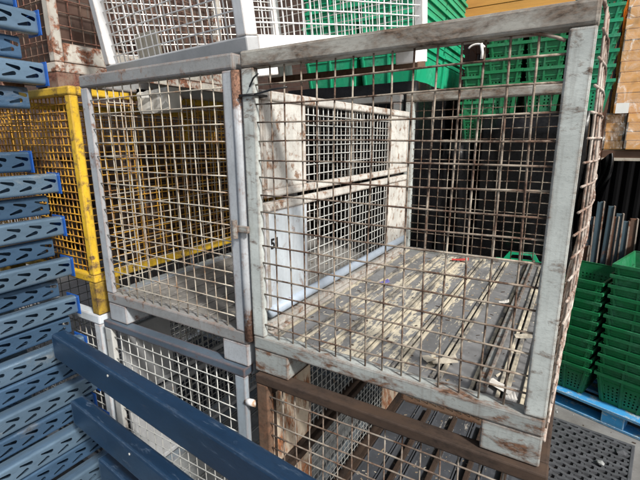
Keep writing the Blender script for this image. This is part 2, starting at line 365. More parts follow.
def cage(name, loc, W, D, H, zf, m, label, pitch=0.0713, r=0.0038, left='mesh', right='mesh', front='mesh', back='mesh',
         foot=0.17, deck=None, rot=(0, 0, 0), right_bulge=None, jit=0.002, left_top=True, right_top=True, plank=None, c=0.006, rail=None, t=T, pd=None, ribs=None):
    root = empty(name, loc, rot, label, 'cage pallet', 'wire cage pallets stacked in two rows')
    rail = rail or t; pd = pd or t
    mm = lambda k: m.get(k, m['body'])
    for (x, y) in ((0, 0), (W - t, 0), (0, D - t), (W - t, D - t)):
        b = MB(); b.box(x, x + t, y, y + (pd if y == 0 else t), zf + t, H - (rail if y == 0 else t), c); b.build('corner_post', mm('post_' + ('r' if x else 'l')) if y == 0 else mm('post'), root)
    for y, nm in ((0, 'front_top'), (D - t, 'top')):
        b = MB(); b.box(-0.002, W + 0.002, y - (0.002 if y == 0 else -.002), y + t, H - (rail if y == 0 else t), H, 0.010 if rail == t else 0.006); b.build('top_rail', mm(nm), root)
        b = MB(); b.box(0, W, y, y + t, zf, zf + t, 0.008); b.build('bottom_rail', mm('low'), root)
    for x, on in ((0, left_top), (W - t, right_top)):
        if on:
            b = MB(); b.box(x, x + t, t, D - t, H - t, H, 0.008); b.build('top_rail', mm('top'), root)
        b = MB(); b.box(x, x + t, t, D - t, zf, zf + t, 0.006); b.build('bottom_rail', mm('side_low'), root)
    for x0, x1 in ((0.002, foot), (W - foot, W - 0.002)):
        for y0, y1 in ((0.002, 0.16), (D - 0.16, D - 0.002)):
            b = MB(); b.box(x0, x1, y0, y1, 0.002, zf - 0.001, 0.005); b.build('foot', mm('foot'), root)
    z0, z1 = zf + t - 0.01, H - t + 0.01
    if front == 'mesh':
        b = MB(); wire_panel(b, 'y', t * .78 if pd == t else pd * .62, t - .005, W - t + .005, z0, H - rail + .01, pitch, r, jit, off=-1); b.build('wire_mesh', mm('wire'), root, smooth=True)
    if back == 'mesh':
        b = MB(); wire_panel(b, 'y', D - t * .5, t, W - t, z0, z1, pitch, r, jit); b.build('wire_mesh', mm('back_wire') if 'back_wire' in m else mm('wire'), root, smooth=True)
    if left == 'mesh':
        b = MB(); wire_panel(b, 'x', t * .5, t, D - t, z0, z1, pitch, r, jit); b.build('wire_mesh', mm('wire'), root, smooth=True)
    if right == 'mesh':
        b = MB(); wire_panel(b, 'x', W - t * .5, t, D - t, z0, z1, pitch, r, jit, right_bulge); b.build('wire_mesh', mm('right_wire') if 'right_wire' in m else mm('wire'), root, smooth=True)
    # deck of folded steel planks
    d = MB(); rib_faces = []
    if plank is None: plank = [t + (W - 2 * t) * k / 7 for k in range(8)]
    for a, e in zip(plank[:-1], plank[1:]):
        d.box(a + .005, e - .005, t + .002, D - t - .002, zf + .02, zf + .045, 0.003)
        q0 = len(d.f)
        hr = .004 if ribs else 0
        d.box(a + .005, a + .018 + hr, t + .004, D - t - .004, zf + .046, zf + .055 + hr, 0.003)
        d.box(e - .015 - hr, e - .005, t + .004, D - t - .004, zf + .046, zf + .053 + hr, 0.003)
        rib_faces += range(q0, len(d.f))
    for yy in (0.3, 0.95, 1.6):
        if yy < D - .2: d.box(t, W - t, yy, yy + .06, zf - .03, zf + .018)
    dk = d.build('deck', deck or M['deck_left'], root)
    if ribs:
        dk.data.materials.append(ribs)
        for k in rib_faces: dk.data.polygons[k].material_index = 1
    return root

def gate(root, x, D, z0, z1, mframe, mplate, mwire, low=None, mlow=None, fp=(0.07, 0.42), bp=(1.49, 1.87), pitch=0.05, number=None, mplate2=None):
    """one leaf of a split side: tubes, a wide sheet at each end, close mesh between"""
    b = MB()
    b.box(x - .02, x + .02, 0.075, D - .075, z1 - .042, z1, 0.008)
    if low is None: b.box(x - .02, x + .02, 0.075, D - .075, z0, z0 + .036, 0.008)
    b.box(x - .017, x + .017, 0.08, 0.10, z0 + .04, z1 - .044, 0.004); b.box(x - .017, x + .017, D - .10, D - .08, z0 + .04, z1 - .044, 0.004)
    gt = b.build('side_gate', mframe, root)
    if low is not None:
        b = MB(); b.tube([(x + .012, 0.085 + (D - .17) * k / 6, z0 + .022) for k in range(7)], 0.026, 14); b.build('bottom_tube', mlow, gt, smooth=True)
    for k, (a, e) in enumerate((fp, bp)):
        b = MB(); b.box(x - .006, x + .012, a, e, z0 + .036, z1 - .04, 0.004); b.build('end_plate', mplate if k == 0 else (mplate2 or mplate), gt)
    b = MB(); wire_panel(b, 'x', x, fp[1] - .01, bp[0] + .01, z0 + .03, z1 - .035, pitch, 0.0032, 0.0015); b.build('wire_mesh', mwire, gt, smooth=True)
    for yy in (0.3, D - .3):
        pass
    return gt

def text_mesh(body, size, mat, name, parent, loc, rot, extrude=0.0008):
    cu = bpy.data.curves.new(name, 'FONT'); cu.body = body; cu.size = size; cu.extrude = extrude; cu.offset = 0.002
    tmp = bpy.data.objects.new('tmp_text', cu); COL.objects.link(tmp)
    dg = bpy.context.evaluated_depsgraph_get()
    me = bpy.data.meshes.new_from_object(tmp.evaluated_get(dg))
    bpy.data.objects.remove(tmp); bpy.data.curves.remove(cu)
    me.materials.clear(); me.materials.append(mat)
    return put(name, me, parent, loc, rot)

D0 = 1.95; ZF = 0.115
# --- the big near cage
mm_main = dict(body=M['main'], front_top=M['main_rail'], top=M['main_rail'], low=M['main_low'], side_low=M['gate_white'], wire=M['wire_rust'],
               back_wire=M['wire_rust'], right_wire=M['wire_pink'], foot=M['main_low'])
bul = lambda u, z: (0.034 * (1 - math.exp(-max(0, u) / .10)) + 0.058 * max(0, u / 1.93) + 0.003 * math.sin(7 * u + 2) * math.sin(5 * z)) * min(1, .12 + max(0, z - .1) * 1.35) * (1 - .45 * max(0, (z - 1.0) / .4))
main = cage('cage_pallet', (0, 0, BASE), 1.2, D0, 1.4, ZF, mm_main, 'large weathered grey cage pallet with rusty mesh and flaking deck, nearest on top row',
            r=0.0036, left=None, right=None, left_top=False, deck=M['deck_main'], ribs=M['rib_cream'], pd=.032, foot=0.19, jit=0.0035,
            plank=[.065, .20, .345, .50, .66, .82, .965, 1.055, 1.135])
b = MB(); b.box(.972, 1.006, .075, D0 - .075, ZF + .056, ZF + .085, 0.004); b.box(.999, 1.010, .075, D0 - .075, ZF + .086, ZF + .10, 0.003)
b.build('deck_rib', M['main_low'], main)
gu = gate(main, 0.022, D0, .806, 1.262, M['gate_white'], M['gate_white'], M['wire_pale'])
b = MB(); b.box(.066, 1.134, .067, D0 - .067, ZF + .006, ZF + .018); b.build('deck_underlay', M['main_low'], main)
gl = gate(main, 0.022, D0, .245, .785, M['gate_white'], M['plate_white'], M['wire_pale'], low=1, mlow=M['tube_blue'], mplate2=M['gate_white'])
text_mesh('51', 0.066, M['black'], 'numerals', gl, (0.0352, 0.108, 0.570), (PI / 2, 0, PI / 2))
b = MB(); b.box(.0, .05, .075, D0 - .075, ZF + .067, ZF + .10, 0.006); b.build('gate_sill', M['gate_white'], main)
# curved wire bent over the upper right corner of the front mesh, and the outer edge bar of the bulged side
b = MB(); b.tube([(0.80 + .33 * k / 14, 0.012, 1.325 + (.012 if k < 9 else .012 - .03 * ((k - 9) / 5) ** 2)) for k in range(15)], 0.005, 6)
b.build('bent_wire', M['wire_rust'], main, smooth=True)
b = MB(); wire_panel(b, 'x', 1.201, .012, D0 - .01, ZF - .01, 1.392, 0.066, .0038, .002, bul); b.build('side_mesh', M['wire_pink'], main, smooth=True)
b = MB()
for y in (D0 - .01,): b.tube([(1.201 + bul(y, z), y, z) for z in [ZF - .02 + 1.30 * k / 14 for k in range(15)]], 0.0055, 6)
for z in (ZF - .015, 1.392): b.tube([(1.201 + bul(y, z), y, z) for y in [.012 + (D0 - .022) * k / 10 for k in range(11)]], 0.0055, 6)
b.build('edge_bar', M['wire_pink'], main, smooth=True)

# --- the cage to its left on the top row
mm_left = dict(body=M['left'], front_top=M['left'], post_r=M['left_post'], post_l=M['left_post'], wire=M['left_wire'], back_wire=M['brown_wire'], foot=M['left_post'], side_low=M['steel_blue'])  # darker back wires put the cage's inner shade into their colour
left = cage('cage_pallet', (-1.135, 0, BASE), 1.095, D0, 1.4, ZF, mm_left, 'plain grey steel cage pallet between the yellow cage and the weathered one',
            deck=M['deck_left'], foot=0.16, right=None, right_top=False, r=0.0032, pd=.026)
b = MB()      # hinge tube of the corner post and its bracket
b.tube([(1.100, .016, .14 + k * .298) for k in range(5)], 0.024, 14); b.build('hinge_tube', M['left_post'], left, smooth=True)
b = MB(); b.box(1.06, 1.15, -.022, -.006, .665, .695, .004); b.tube([(1.085, -.03, .64), (1.085, -.03, .72)], .013, 10)
b.build('hinge_bracket', M['main_low'], left)
b = MB(); b.box(1.096, 1.126, .045, .062, .12, 1.33, .004); b.build('hinge_channel', M['steel_blue'], left)

# --- yellow cage
M['yellow_dirty'] = paint('grimy_yellow_paint', (0.40, 0.26, 0.03), rust=(0.07, 0.042, 0.022), amount=0.58, rough=0.65, scale=14, dirt=0.5, soft=0.12)
mm_y = dict(body=M['yellow'], wire=M['yellow_wire'], foot=M['yellow_dirty'])
yel = cage('cage_pallet', (-2.55, 0.0, BASE), 1.30, D0, 1.36, 0.21, mm_y, 'chipped yellow cage pallet beside the plain grey cage', deck=M['deck_dark'], foot=0.07, t=.05, pitch=0.047, r=0.004)
# --- lower row
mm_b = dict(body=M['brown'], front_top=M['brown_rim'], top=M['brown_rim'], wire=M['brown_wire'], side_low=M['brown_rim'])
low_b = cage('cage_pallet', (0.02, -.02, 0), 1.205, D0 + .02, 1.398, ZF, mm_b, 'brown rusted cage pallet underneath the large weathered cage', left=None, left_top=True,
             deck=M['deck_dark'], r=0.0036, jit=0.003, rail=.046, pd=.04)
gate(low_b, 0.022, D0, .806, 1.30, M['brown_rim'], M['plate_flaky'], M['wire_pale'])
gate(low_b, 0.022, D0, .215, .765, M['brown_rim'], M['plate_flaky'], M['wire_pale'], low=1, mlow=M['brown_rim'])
for xx in (.30, .52, .74, .96):
    b = MB(); b.box(xx, xx + .035, .1, D0 - .1, ZF + .056, ZF + .085, .004); b.build('deck_rib', M['brown_rim'], low_b)
mm_g = dict(body=M['steel_blue'], front_top=M['rail_dark'], top=M['steel_blue'], wire=M['wire_pale'], post_l=M['wire_pale'])
low_g = cage('cage_pallet', (-1.175, -.02, 0), 1.125, D0 + .02, 1.398, ZF, mm_g, 'blue-grey cage pallet with dark top rail underneath the plain grey cage', left=None,
             deck=M['deck_grey'], r=0.0031, right=None, rail=.045, pd=.032)
gate(low_g, 0.022, D0, .806, 1.30, M['white_grey'], M['white_grey'], M['wire_pale'], fp=(.10, .45))
gate(low_g, 0.022, D0, .215, .765, M['white_grey'], M['white_grey'], M['wire_pale'], fp=(.10, .45))
b = MB(); b.tube([(1.118 + .03 * k, .01, 1.22 + .004 * k) for k in range(3)], .017, 12); b.build('latch_pin', M['white'], low_g, smooth=True)
mm_u = dict(body=M['plate_white'], wire=M['wire_pale'])
low_y = cage('cage_pallet', (-2.56, 0, 0), 1.30, D0, 1.398, ZF, mm_u, 'pale grey cage pallet underneath the yellow cage, behind the racking uprights', deck=M['deck_dark'])
# --- peeling white cage on top of the yellow one
mm_p = dict(body=M['peel_white'], wire=M['red_rust_wire'], foot=M['red_rust_wire'])
peel = cage('cage_pallet', (-2.80, 0.28, BASE + 1.362), 0.94, 1.6, 1.5, 0.155, mm_p, 'peeling white and rust cage pallet on top of the yellow cage', deck=M['deck_dark'], foot=.15, pitch=0.085)
b = MB(); b.box(.902, .944, .067, 1.6 - .067, .222, .345, .004); b.build('side_plate', M['peel_white'], peel)
# bricks inside it
bs = MB(); bs.box(-2.70, -1.97, .40, 1.78, BASE + 1.362 + .215, BASE + 1.362 + 1.1)
tag(bs.build('brick_stack', M['bricks']), 'stacked red-brown bricks inside the peeling white cage', 'bricks')
# boards inside the yellow cage
bs = MB()
rr = random.Random(4)
for k in range(9):
    for j in range(6):
        x = -2.44 + j * .185; z = BASE + .27 + k * .085
        bs.box(x + rr.uniform(0, .01), x + .175, .3 + rr.uniform(-.06, .06), 1.75 + rr.uniform(-.04, .04), z, z + .078)
tag(bs.build('board_stack', M['timber_brown']), 'stack of dark brown boards inside the yellow cage', 'boards')

# --- the tilted white cage standing across the two middle cages
Rz = Matrix.Rotation(-0.200, 3, 'Z'); Ry = Matrix.Rotation(0.033, 3, 'Y'); Rx = Matrix.Rotation(0.160, 3, 'X')
TM = (Rz @ Rx @ Ry)
TW, TD = 1.446, 1.517
org = Vector((-0.043, 0.105, 1.417 + BASE)) + TM @ Vector((-TW, 0, -0.10))
mm_w = dict(body=M['white'], front_top=M['white'], low=M['white_grey'], wire=M['white_wire'], post_r=M['white'], post_l=M['white'], foot=M['white'], side_low=M['white'])  # grey on front and back bottom rails imitates shade on white paint
tilt = cage('cage_pallet', org, TW, TD, 1.0, 0.10, mm_w, 'clean white cage pallet lying tilted across the tops of two cages', deck=M['bearer'], foot=0.15,
            rot=TM.to_euler(), pitch=0.062, r=0.0036, jit=0.0025)
b = MB()
for k in range(6): b.box(.34 + k * .045, .383 + k * .045, .067, .078, .172, .30, .003)
b.build('board_panel', M['beige_board'], tilt)
# timber bearer holding its rear feet up
b = MB(); b.box(-1.5, -.02, -.05, .05, -.045, 0, .006)
tag(b.build('steel_bearer', M['brown'], None, (0.262, 1.50, BASE + 1.553), TM.to_euler()), 'dark rusty steel bearer under the back of the tilted white cage', 'bearer')
# crumpled tin tray hanging in the top of the plain grey cage
b = MB(); n1, n2 = 10, 6; rr = random.Random(9)
for side in (0, 1):
    vs = []
    for j in range(n2 + 1):
        for i in range(n1 + 1):
            vs.append((-1.24 + .43 * i / n1, .30 + side * .10 + rr.uniform(-.012, .012), BASE + 1.235 + .125 * j / n2 + rr.uniform(-.006, .006) - .02 * math.sin(i / n1 * 3)))
    fs = [(j * (n1 + 1) + i, j * (n1 + 1) + i + 1, (j + 1) * (n1 + 1) + i + 1, (j + 1) * (n1 + 1) + i) for j in range(n2) for i in range(n1)]
    b.add(vs, fs)
N = (n1 + 1) * (n2 + 1)
for i in range(n1):
    b.f.append((i, i + 1, N + i + 1, N + i)); k = n2 * (n1 + 1); b.f.append((k + i, k + i + 1, N + k + i + 1, N + k + i))
for j in range(n2):
    for q in (0, n1):
        a_, c_ = j * (n1 + 1) + q, (j + 1) * (n1 + 1) + q
        b.f.append((a_, c_, N + c_, N + a_))
b.v = [(max(x, -1.06) if x < -1.06 else x, y, z) for x, y, z in b.v]
tag(b.build('tin_tray', M['tin']), 'crumpled pale metal tray hanging inside the top of the plain grey cage', 'tray')

# black cable tie round the near cage's left front post, with loose tails
b = MB(); z = BASE + 1.232
b.tube([(-.006, -.006, z), (.071, -.006, z), (.071, .071, z), (-.006, .071, z), (-.006, -.006, z)], .0055, 6)
b.tube([(.071, -.006, z), (.11, -.012, z + .004), (.17, -.014, z + .012), (.235, -.012, z + .016)], .004, 6)
b.tube([(.05, -.008, z + .03), (.075, -.012, z + .06), (.10, -.012, z + .075)], .0035, 6)
tag(b.build('cable_tie', M['black'], smooth=True), 'black cable tie round the post between the two upper cages', 'cable tie')
b = MB(); z = BASE + 1.275
b.tube([(.905 + .024 * math.cos(a), -.004, z + .030 + .016 * math.sin(a)) for a in [PI * .1 + k * .27 for k in range(10)]], .0028, 6)
b.tube([(.918, -.006, z + .046), (.923, -.006, z + .022), (.922, -.006, z + .004)], .0042, 6)
tag(b.build('plastic_tie', M['paper'], smooth=True), 'white plastic tie hooked on top of the near rusty mesh', 'cable tie')

# scraps on the flaking deck
def scrap(name, x, y, sx, sy, rz, mat, label, cat, z=BASE + ZF + .058):
    b = MB(); n = 4; rr = random.Random(int(x * 999)); vs = []
    prof = [rr.uniform(.75, 1) for _ in range(n + 1)]
    for s in (0, .002):
        for i in range(n + 1):
            for j in (0, 1):
                vs.append(((i / n - .5) * sx, (j - .5) * sy * prof[i], s + .018 * (i / n) ** 2 * (1 if j else .5)))
    k = 2 * (n + 1)
    fs = []
    for i in range(n):
        a = 2 * i
        fs += [(a, a + 2, a + 3, a + 1), (k + a, k + a + 1, k + a + 3, k + a + 2), (a, a + 1, k + a + 1, k + a) if i == 0 else (a, k + a, k + a + 2, a + 2), (a + 1, a + 3, k + a + 3, k + a + 1)]
    b.add(vs, fs)
    tag(b.build(name, mat, None, (x, y, z), (0, 0, rz)), label, cat)
scrap('paper_scrap', 1.045, .14, .11, .045, -.6, M['paper'], 'long white paper scrap on the deck by the right front post', 'scrap')
scrap('paper_scrap', 1.085, .085, .035, .05, .4, M['paper'], 'tiny torn white scrap in the right front deck corner', 'scrap')
scrap('paper_scrap', .82, .22, .10, .05, .5, M['beige_board'], 'beige card scrap near the front rail of the flaking deck', 'scrap')
scrap('paper_scrap', .76, .20, .07, .04, -.9, M['beige_board'], 'smaller beige card scrap lying left of the larger one', 'scrap')
scrap('paper_scrap', .93, 1.02, .05, .03, .2, M['paper'], 'small white scrap halfway back beside the raised deck rib', 'scrap')
scrap('paper_scrap', 1.07, .62, .07, .045, .3, M['beige_board'], 'cream flake on the deck right of the raised rib', 'scrap')
scrap('red_scrap', .52, 1.76, .12, .05, .2, M['red_scrap'], 'red plastic scrap at the back of the flaking deck', 'scrap')
scrap('purple_scrap', .23, 1.0, .06, .04, .7, M['purple_scrap'], 'blue-purple scrap on the flaking deck near the split gate', 'scrap')

def grit(n, x0, x1, y0, y1, z, mats, seed, label, smax=.008):
    rr = random.Random(seed)
    for mi, mt in enumerate(mats):
        b = MB()
        for _ in range(n // len(mats)):
            x = x0 + (x1 - x0) * rr.random(); y = y0 + (y1 - y0) * rr.random() ** 1.0; q = smax * (.15 + .85 * rr.random() ** 3)
            a = rr.uniform(0, PI); c, d_ = math.cos(a), math.sin(a); l = q * rr.uniform(1, 2.6)
            P = [(x + c * u - d_ * v, y + d_ * u + c * v) for u, v in ((-l, -q * .6), (l * .8, -q * .5), (l, q * .5), (-l * .7, q * .6))]
            hh = q * rr.uniform(.2, .7)
            b.add([(*p, z) for p in P] + [(*p, z + hh * rr.uniform(.5, 1)) for p in P], [(4, 5, 6, 7), (0, 1, 5, 4), (1, 2, 6, 5), (2, 3, 7, 6), (3, 0, 4, 7)])
        tag(b.build('grit', mt), label[mi], 'grit', kind='stuff')
grit(900, .07, 1.13, .07, 1.85, BASE + ZF + .0452, (M['beige_board'], M['timber_brown'], M['bearer']), 3,
     ('cream paint flakes strewn over the weathered cage deck', 'dark grit strewn over the weathered cage deck', 'tan wood crumbs strewn over the weathered cage deck'))
grit(500, .10, 1.15, .07, 1.85, ZF + .0452, (M['beige_board'], M['bearer']), 5,
     ('cream flakes strewn over the lower brown cage deck', 'tan crumbs strewn over the lower brown cage deck'))
grit(400, -1.07, -.1, .07, 1.85, BASE + ZF + .0452, (M['beige_board'], M['timber_brown']), 6,
     ('pale flakes strewn over the plain grey cage deck', 'dark grit strewn over the plain grey cage deck'), .009)
grit(500, 1.2, 2.6, .3, 3.0, .001, (M['deck_grey'], M['timber_brown']), 7, ('pale grit strewn over the concrete', 'dark crumbs strewn over the concrete'), .012)
# ------------------------------------------------------------------ racking uprights, stacked flat on the left
def keyhole(cx, cz, flip, s=1.0, n=16):
    """slot outline in (y,z): a round head and a tapering tail, leaning"""
    pts = []
    L, r1, r2 = .050 * s, .0105 * s, .0050 * s
    for k in range(n):
        a = 2 * PI * k / n
        c, q = math.cos(a), math.sin(a)
        if c >= 0: y, z = L * .5 + r1 * c, r1 * q
        else: y, z = -L * .5 + r2 * c, r2 * q + (0)
        ang = .25 * flip
        pts.append((cx + y * math.cos(ang) - z * math.sin(ang), cz + y * math.sin(ang) + z * math.cos(ang)))
    return pts
def upright_post(y0, y1, h):
    """steel section along y, back closed to darken the slots, with its slotted face at x=0"""
    mb = MB(); t = .0025
    pitch = .106; n = int((y1 - y0 - .02) / pitch); z0, z1 = .016, h - .016; zm = h / 2
    ys = y1 - n * pitch
    if ys > y0: mb.add([(0, y0, z0), (0, ys, z0), (0, ys, z1), (0, y0, z1)], [(0, 1, 2, 3)])
    for k in range(n):
        for row in (0, 1):
            a, e = ys + k * pitch, ys + (k + 1) * pitch
            c0, c1 = (z0, zm) if row == 0 else (zm, z1)
            N_ = 16
            inner = keyhole((a + e) / 2 + (.012 if row else -.012), (c0 + c1) / 2, 1 if row == 0 else -1)
            outer = []
            for (y, z) in inner:
                dy, dz = y - (a + e) / 2, z - (c0 + c1) / 2
                ang = math.atan2(dz, dy); 
                sx = (e - a) / 2 / max(1e-6, abs(math.cos(ang))); sz = (c1 - c0) / 2 / max(1e-6, abs(math.sin(ang)))
                q = min(sx, sz); outer.append(((a + e) / 2 + q * math.cos(ang), (c0 + c1) / 2 + q * math.sin(ang)))
            # keep the cell corners: snap the outer points nearest each corner
            for cy, cz in ((a, c0), (e, c0), (e, c1), (a, c1)):
                i = min(range(N_), key=lambda i: (outer[i][0] - cy) ** 2 + (outer[i][1] - cz) ** 2); outer[i] = (cy, cz)
            vs = [(0, y, z) for y, z in outer] + [(0, y, z) for y, z in inner] + [(-.004, y, z) for y, z in inner]
            fs = [(i, (i + 1) % N_, N_ + (i + 1) % N_, N_ + i) for i in range(N_)] + [(N_ + i, N_ + (i + 1) % N_, 2 * N_ + (i + 1) % N_, 2 * N_ + i) for i in range(N_)]
            mb.add(vs, fs)
    # rounded corners, flanges, added back web that keeps the slots dark
    prof = []
    for k in range(6):
        a = PI / 2 * k / 5; prof.append((-.016 + .016 * math.cos(a), h - .016 + .016 * math.sin(a)))
    prof += [(-.05, h), (-.056, h - .012), (-.095, h - .012), (-.098, h - .018), (-.098, h / 2)]
    for sgn in (1, -1):
        pr = prof if sgn == 1 else [(x, h - z) for x, z in prof]
        vs = [(x, y, z) for x, z in pr for y in (y0, y1)]
        mb.add(vs, [(2 * i, 2 * i + 1, 2 * i + 3, 2 * i + 2) for i in range(len(pr) - 1)])
    return mb
HP = .110
post_me = upright_post(-2.3, 0, HP).mesh('post', merge=True); post_me.materials.append(M['galv_blue'])
post_dull = post_me.copy(); post_dull.materials.clear(); post_dull.materials.append(M['galv_dark'])
br = MB()
for k in range(3):
    a = -.35 - k * .7
    br.tube([(-.09, a, HP / 2), (-.90, a - .3, HP / 2)], .014, 6); br.tube([(-.90, a - .32, HP / 2), (-.09, a - .66, HP / 2)], .014, 6)
brace_me = br.mesh('brace'); brace_me.materials.append(M['galv_dark'])
fb = MB(); fb.box(-.11, .022, .001, .007, -.006, HP + .004, .002)
plate_me = fb.mesh('foot_plate'); plate_me.materials.append(M['blue_plate'])
ORD = ['topmost', 'second', 'third', 'fourth', 'fifth', 'sixth', 'seventh', 'eighth', 'ninth', 'tenth', 'eleventh', 'twelfth', 'thirteenth', 'fourteenth',
       'fifteenth', 'sixteenth', 'seventeenth', 'eighteenth', 'nineteenth', 'twentieth']
def upright(loc, label, plate, dull, rz=0.0):
    root = empty('racking_upright', loc, (0, 0, rz), label, 'racking upright', 'slotted racking uprights stacked flat on the left')
    put('post', post_dull if dull else post_me, root)
    put('post', post_dull if dull else post_me, root, (-.99, -2.3, 0), (0, 0, PI))
    put('brace', brace_me, root)
    if plate: put('foot_plate', plate_me, root)
    return root
rr = random.Random(21)
PITCH = .1235; ztop = BASE + 1.02
n_low = 18
for k in range(n_low):
    z = ztop - (k + 1) * PITCH
    shift = max(0, BASE - .02 - z) * .24
    odd = k % 2
    x = -1.330 + shift + (0 if odd else -.045) + rr.uniform(-.008, .008) - (.03 if k == 0 else 0)
    y = -.115 + (.018 if odd else -.018) + rr.uniform(-.02, .02) - (.05 if k == 0 else 0)
    upright((x, y, z), 'blue-grey slotted racking upright lying %s in the lower stack on the left' % (ORD[k] if k == 0 else ORD[k] + ' from top'), k % 2 == 1 or k == 0 or k > 9, not odd and rr.random() < .8, rr.uniform(-.006, .006))
bz = ztop - n_low * PITCH
for yy in (-.5, -1.9):
    b = MB(); b.box(-2.3, -1.05, yy - .06, yy + .06, 0.001, bz - .001, .006)
    tag(b.build('timber_bearer', M['bearer']), 'timber bearer under the %s end of the lower upright stack' % ('far' if yy > -1 else 'near'), 'timber')
for yy in (-.95, -1.9):
    b = MB(); b.box(-2.3, -1.42, yy - .06, yy + .06, ztop + .001, ztop + .205, .006)
    tag(b.build('timber_bearer', M['bearer']), 'timber bearer between the two upright stacks at the %s end' % ('far' if yy > -1.2 else 'near'), 'timber')
zs = [ztop + .207 + k * PITCH for k in range(5)]
for k, z in enumerate(zs):
    odd = k % 2
    j = 4 - k
    upright((-1.29 + (.03 if odd else -.03) + rr.uniform(-.006, .006), -.125 + (.02 if odd else -.05), z),
            'blue-grey slotted racking upright lying %s in the raised upper bundle' % (ORD[j] if j == 0 else ORD[j] + ' from top'), odd == 1 or k == 4, not odd, rr.uniform(-.006, .006))
# navy beams in front of the lower cages
bdir = Vector((1.74, -.18, 0)).normalized(); bang = math.atan2(bdir.y, bdir.x)
for k, (x, y, z, lab, L) in enumerate(((-1.15, -.335, BASE + .045, 'topmost thick navy steel beam crossing in front of the lower cages', 2.6),
                                    (-1.06, -.335, BASE - .335, 'middle navy steel beam, between the topmost and lowest ones', 2.5),
                                    (-.86, -.335, BASE - .62, 'lowest navy steel beam, showing only at the bottom edge', 2.3))):
    root = empty('steel_beam', (x, y, z), (0, 0, bang), lab, 'steel beam', 'navy beams in front of the lower cages')
    b = MB(); h, w_ = .15, .075
    b.box(0, L, 0, w_, -h, 0, .014); b.build('box_section', M['navy'], root, smooth=False)
    b = MB(); b.box(-.004, -.0005, .004, w_ - .004, -h + .006, -.006, .0015); b.build('end_cap', M['galv_dark'], root)
    b = MB(); b.tube([(.62, -.003, -.03), (.62, .004, -.03)], .006, 10); b.build('rivet', M['wire_pale'], root)
# ------------------------------------------------------------------ green crates
def crate_mesh(w, d, h, tin=.045, arch=False, mat=None, hx=11, hz=6, solid=False):
    mb = MB(); a = [(tin, tin), (w - tin, tin), (w - tin, d - tin), (tin, d - tin)]; e = [(0, 0), (w, 0), (w, d), (0, d)]
    mb.add([(x, y, 0) for x, y in a], [(0, 1, 2, 3)])
    for i in range(4):
        j = (i + 1) % 4; B0, B1 = (*a[i], 0), (*a[j], 0); T1, T0 = (*e[j], h), (*e[i], h)
        nx = hx if i % 2 == 0 else int(hx * d / w)
        mb.quad_grid_holes(B0, B1, T1, T0, nx, hz + 3, lambda p, q, nx=nx: not solid and 0 < p < nx - 1 and 0 < q < hz and p != nx // 2, (.3, .26))
    # rolled lip, mid band and ribs
    o = .017
    for z0, z1, ow in ((h - .022, h + .004, o), (h - .075, h - .066, .006)):
        f0 = tin * (1 - z0 / h); f1 = tin * (1 - z1 / h)
        A = [(f0 - .001, f0 - .001), (w - f0 + .001, f0 - .001), (w - f0 + .001, d - f0 + .001), (f0 - .001, d - f0 + .001)]
        O = [(f0 - ow, f0 - ow), (w - f0 + ow, f0 - ow), (w - f0 + ow, d - f0 + ow), (f0 - ow, d - f0 + ow)]
        vs = [(*p, z0) for p in A] + [(*p, z0) for p in O] + [(*p, z1) for p in O] + [(*p, z1) for p in A]
        fs = []
        for i in range(4):
            j = (i + 1) % 4
            fs += [(i, j, 4 + j, 4 + i), (4 + i, 4 + j, 8 + j, 8 + i), (8 + i, 8 + j, 12 + j, 12 + i)]
        mb.add(vs, fs)
    for fx in (.0, .5, 1.0):
        for (yb, yt, s) in ((tin, 0, -1), (d - tin, d, 1)):
            xb = tin + (w - 2 * tin) * fx; xt = w * fx
            if fx in (0., 1.): xb += .03 * (1 if fx == 0 else -1); xt += .03 * (1 if fx == 0 else -1)
            q = .008; vs = []
            for (x, y, z) in ((xb, yb, 0), (xt, yt + (tin * .06), h - .023)):
                vs += [(x - q, y, z), (x - q, y + s * .012, z), (x + q, y + s * .012, z), (x + q, y, z)]
            mb.add(vs, [(0, 1, 5, 4), (1, 2, 6, 5), (2, 3, 7, 6), (0, 3, 2, 1)])
    if arch:       # raised carrying grips on the two long sides
        for y in (0, d):
            s = -.012 if y == 0 else .012
            for yy in (y, y + s):
                P = [(w * .12, h), (w * .24, h + .075), (w * .76, h + .085), (w * .88, h)]
                Q = [(w * .25, h + .012), (w * .31, h + .05), (w * .69, h + .055), (w * .75, h + .012)]
                vs = [(x, yy, z) for x, z in P + Q]
                mb.add(vs, [(0, 1, 5, 4), (1, 2, 6, 5), (2, 3, 7, 6), (0, 4, 7, 3)])
            P = [(w * .12, h), (w * .24, h + .075), (w * .76, h + .085), (w * .88, h)]
            mb.add([(x, yy, z) for x, z in P for yy in (y, y + s)], [(0, 1, 3, 2), (2, 3, 5, 4), (4, 5, 7, 6)])
    me = mb.mesh('plastic_crate', merge=True); me.materials.append(mat)
    return me
def crate_stack(me, loc, rz, n, pitch, where, group, jit=.006, me_top=None, seed=0):
    rr = random.Random(seed + int(abs(loc[0]) * 100))
    for k in range(n):
        o = put('plastic_crate', me_top if (me_top and k == n - 1) else me)
        o.location = (loc[0] + rr.uniform(-jit, jit), loc[1] + rr.uniform(-jit, jit), loc[2] + k * pitch)
        o.rotation_euler = (rr.uniform(-.006, .006), rr.uniform(-.006, .006), rz + rr.uniform(-jit, jit) * 1.5)
        j = n - 1 - k
        lab = ('topmost green crate' if j == 0 else 'bottom green crate' if k == 0 else ORD[j] + ' green crate from top') + ' ' + where
        tag(o, lab, 'crate', group)
GP = 'nested green crates on the blue pallet'
ang = math.atan2(-.196, .586)
cg = crate_mesh(.40, .62, .28, mat=M['green'])
cga = crate_mesh(.40, .62, .28, arch=True, mat=M['green_bright'])
PZ = .162
